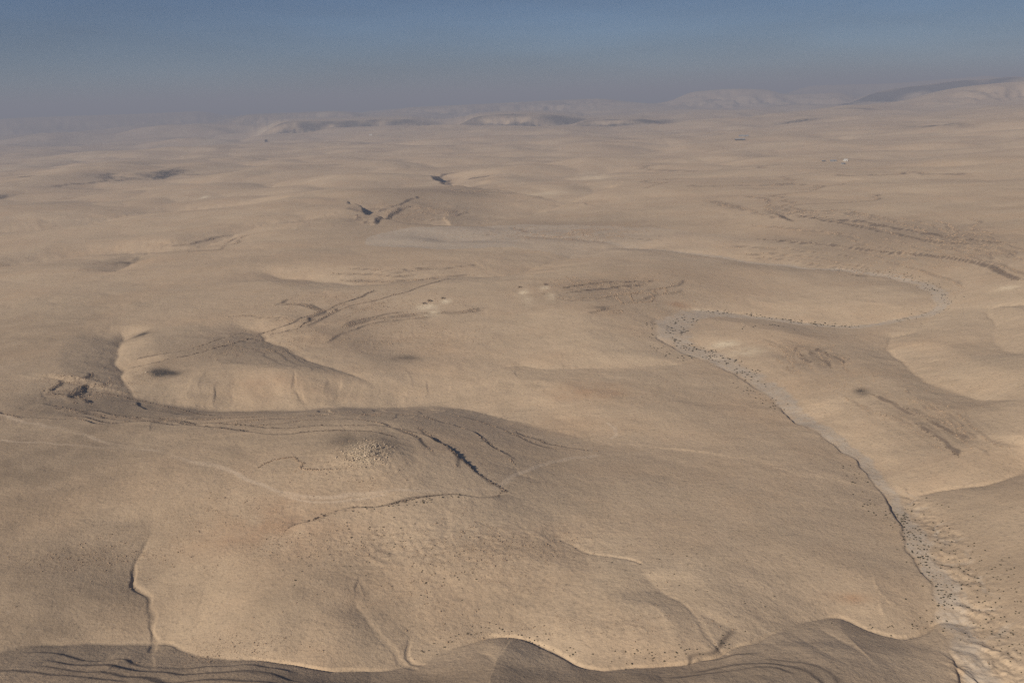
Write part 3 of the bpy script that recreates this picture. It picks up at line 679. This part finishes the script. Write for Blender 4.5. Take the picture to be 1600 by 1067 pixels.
enclosure('low rectangular enclosure on the slope under the others', [Zp([(605,548),(680,540)]), Zp([(680,540),(692,556)]), Zp([(692,556),(600,562)])], 2.0, 1.0)
Zq = lambda z: [(400 + a / 4, 560 + b / 4) for a, b in z]
enclosure('faint angular stone enclosure above the dirt track', [Zq([(0,690),(60,655),(150,628),(235,618)]), Zq([(235,618),(258,640),(292,660)]), Zq([(292,660),(275,690),(235,712)]), Zq([(270,692),(360,700),(480,698)])], 1.6, 0.8)
c = at(572, 706); e = empty('ruined_mound', c, 'collapsed mound of pale rubble on the hilltop inside the curving ledge', 'stone ruin')
n = 3600; ax, ay = 20.0, 28.0
x = c[0] + R4.normal(0, ax * .5, n); y = c[1] + R4.normal(0, ay * .5, n); q = ((x - c[0]) / ax) ** 2 + ((y - c[1]) / ay) ** 2
P = np.stack([x, y, zat(x, y) + 2.0 * np.exp(-q * 2.5)], 1); sz = np.minimum(0.16 + 0.12 * R4.pareto(2.2, n), 1.0)
v, f = blocks(P, np.stack([sz * 1.3, sz, sz * .8], 1), R4.uniform(0, 6.28, n), R4)
link('rubble', mesh_from('rubble', v - c, f, M_PALE, False), e, kind='stuff')
for r in ([(560,712),(572,715),(585,712)], [(585,712),(590,703),(584,697)], [(562,700),(572,697),(580,698)], [(566,706),(576,706)]): wall(r, e, 1.2, 1.6, M_PALE)

# dug-outs with pale spoil below, on the middle ridge
def dugout(px, py, label, w=3.0):
    c = at(px, py); e = empty('rock_cut_cave', c, label, 'cave entrance', 'cave entrances on the middle ridge')
    P = np.array([(-w * .6, 0, -.4), (w * .6, 0, -.4)]); v, f = blocks(P, np.array([(w * .45, 3, 2.4)] * 2), np.zeros(2), R4); link('jamb', mesh_from('jamb', v, f, M_VARNISH, False), e)
    v, f = blocks(np.array([(0, .4, 1.6)]), np.array([(w * 1.8, 3.2, .9)]), np.zeros(1), R4); link('lintel', mesh_from('lintel', v, f, M_VARNISH, False), e)
    v, f = blocks(np.array([(0, 1.6, -.4)]), np.array([(w, .5, 2.4)]), np.zeros(1), R4); link('back_wall', mesh_from('back_wall', v, f, M_DARK, False), e)  # inner shade of the cave put into a near-black back wall
for px, py, l in ((663,475,'leftmost cave entrance above the pale spoil fan'), (671,471,'cave entrance just right of the leftmost, above the spoil'), (692,467,'dark cave entrance above the second spoil fan'),
                  (812,450,'small cave entrance above a short pale streak'), (852,446,'rightmost cave entrance, above a pale streak by the ledge')): dugout(px, py, l)
c = at(227, 582); v, f = blocks(np.array([(0, 0, 0), (1.6, .4, 0), (-1.2, .8, 0)], float), np.array([(2.4, 2, 1.6), (1.4, 1.3, 1.0), (1.1, 1, .8)]), np.array([.3, 1.1, 2.]), R4)
o = link('white_rock', mesh_from('white_rock', v, f, M_PALE, False)); o.location = c; tag(o, 'small white rock on the left edge of the long dark patch', 'rock')

# far farm buildings
def box(cx, cy, z0, w, d, h):
    return np.array([(cx + a * w / 2, cy + b * d / 2, z0 + c_ * h) for c_ in (0, 1) for a, b in ((-1,-1),(1,-1),(1,1),(-1,1))], float), BLF.copy()
def shed(px, py, w, d, h, mat, roof, label, yaw=0.1):
    c = at(px, py); e = empty('shed', c, label, 'shed', 'farm sheds on the far plateau'); e.rotation_euler.z = yaw
    v, f = box(0, 0, -1, w, d, h + 1); link('wall', mesh_from('wall', v, f, mat, False), e)
    rv = np.array([(-w*.53, -d*.58, h), (w*.53, -d*.58, h), (w*.53, 0, h + d*.28), (-w*.53, 0, h + d*.28), (w*.53, d*.58, h), (-w*.53, d*.58, h)]); rv = np.vstack([rv, rv + (0, 0, .3)])
    rf = np.array([(0,3,2,1),(3,5,4,2),(6,7,8,9),(9,8,10,11),(0,1,7,6),(5,11,10,4),(0,6,9,3),(3,9,11,5),(1,2,8,7),(2,4,10,8)])
    link('roof', mesh_from('roof', rv, rf, roof, False), e)
    v, f = box(w * .15, -d / 2 - .06, 0, 3, .12, min(2.8, h * .8)); link('door', mesh_from('door', v, f, M_DARK, False), e)
    for s_ in (-.3, .38):
        v, f = box(w * s_, -d / 2 - .05, h * .45, 1.4, .1, 1.0); link('window', mesh_from('window', v, f, M_DARK, False), e)
shed(1321, 252, 15, 12, 5, M_WHITE, M_WHITE, 'bright white shed, upper right of the small cluster on the plateau')
shed(1302, 252.5, 24, 9, 4, M_GREYM, M_GREYM, 'long low grey shed left of the white shed')
shed(1317.5, 257, 15, 8, 4, M_GREYM, M_GREYM, 'grey shed below the white shed, nearest of the cluster', .3)
shed(1287, 252.5, 13, 7, 3, M_DARK, M_GREYM, 'small dark shed, leftmost of the plateau cluster', -.1)
shed(579, 212, 26, 16, 8, M_WHITE, M_WHITE, 'lone white building in front of the dark far hills', .2)
shed(1156, 219.5, 55, 14, 6, M_DARK, M_GREYM, 'long dark low building on the far right plain', 0)
shed(1162, 213.5, 60, 14, 6, M_GREYM, M_GREYM, 'long low building behind the long dark one', 0)
shed(416, 222, 26, 22, 16, M_DARK, M_DARK, 'lone dark blocky building on the far left plain', .5)

# ------------------------------------------------------------------ haze
hz = NT('haze_air'); hz.t.nodes.remove(hz.b)
pv = hz.n('ShaderNodeVolumePrincipled'); pv.inputs['Density'].default_value = HAZE_DENSITY
pv.inputs['Color'].default_value = (0.50, 0.56, 0.70, 1); pv.inputs['Anisotropy'].default_value = 0.0
hz.l(pv.outputs['Volume'], hz.t.nodes['Material Output'].inputs['Volume'])
zlo, zhi = float(Z.min()) - 1.0, max(float(Z.max()), CAM_H) + 30
bx = [(-70000, -3000, zlo), (70000, -3000, zlo), (70000, 95000, zlo), (-70000, 95000, zlo)]
hv = np.array(bx + [(a, b, zhi) for a, b, _ in bx])
hf = np.array([(0,3,2,1),(4,5,6,7),(0,1,5,4),(1,2,6,5),(2,3,7,6),(3,0,4,7)])
link('haze', mesh_from('haze', hv, hf, hz.m, False), kind='stuff')
print('done', time.time() - T0)
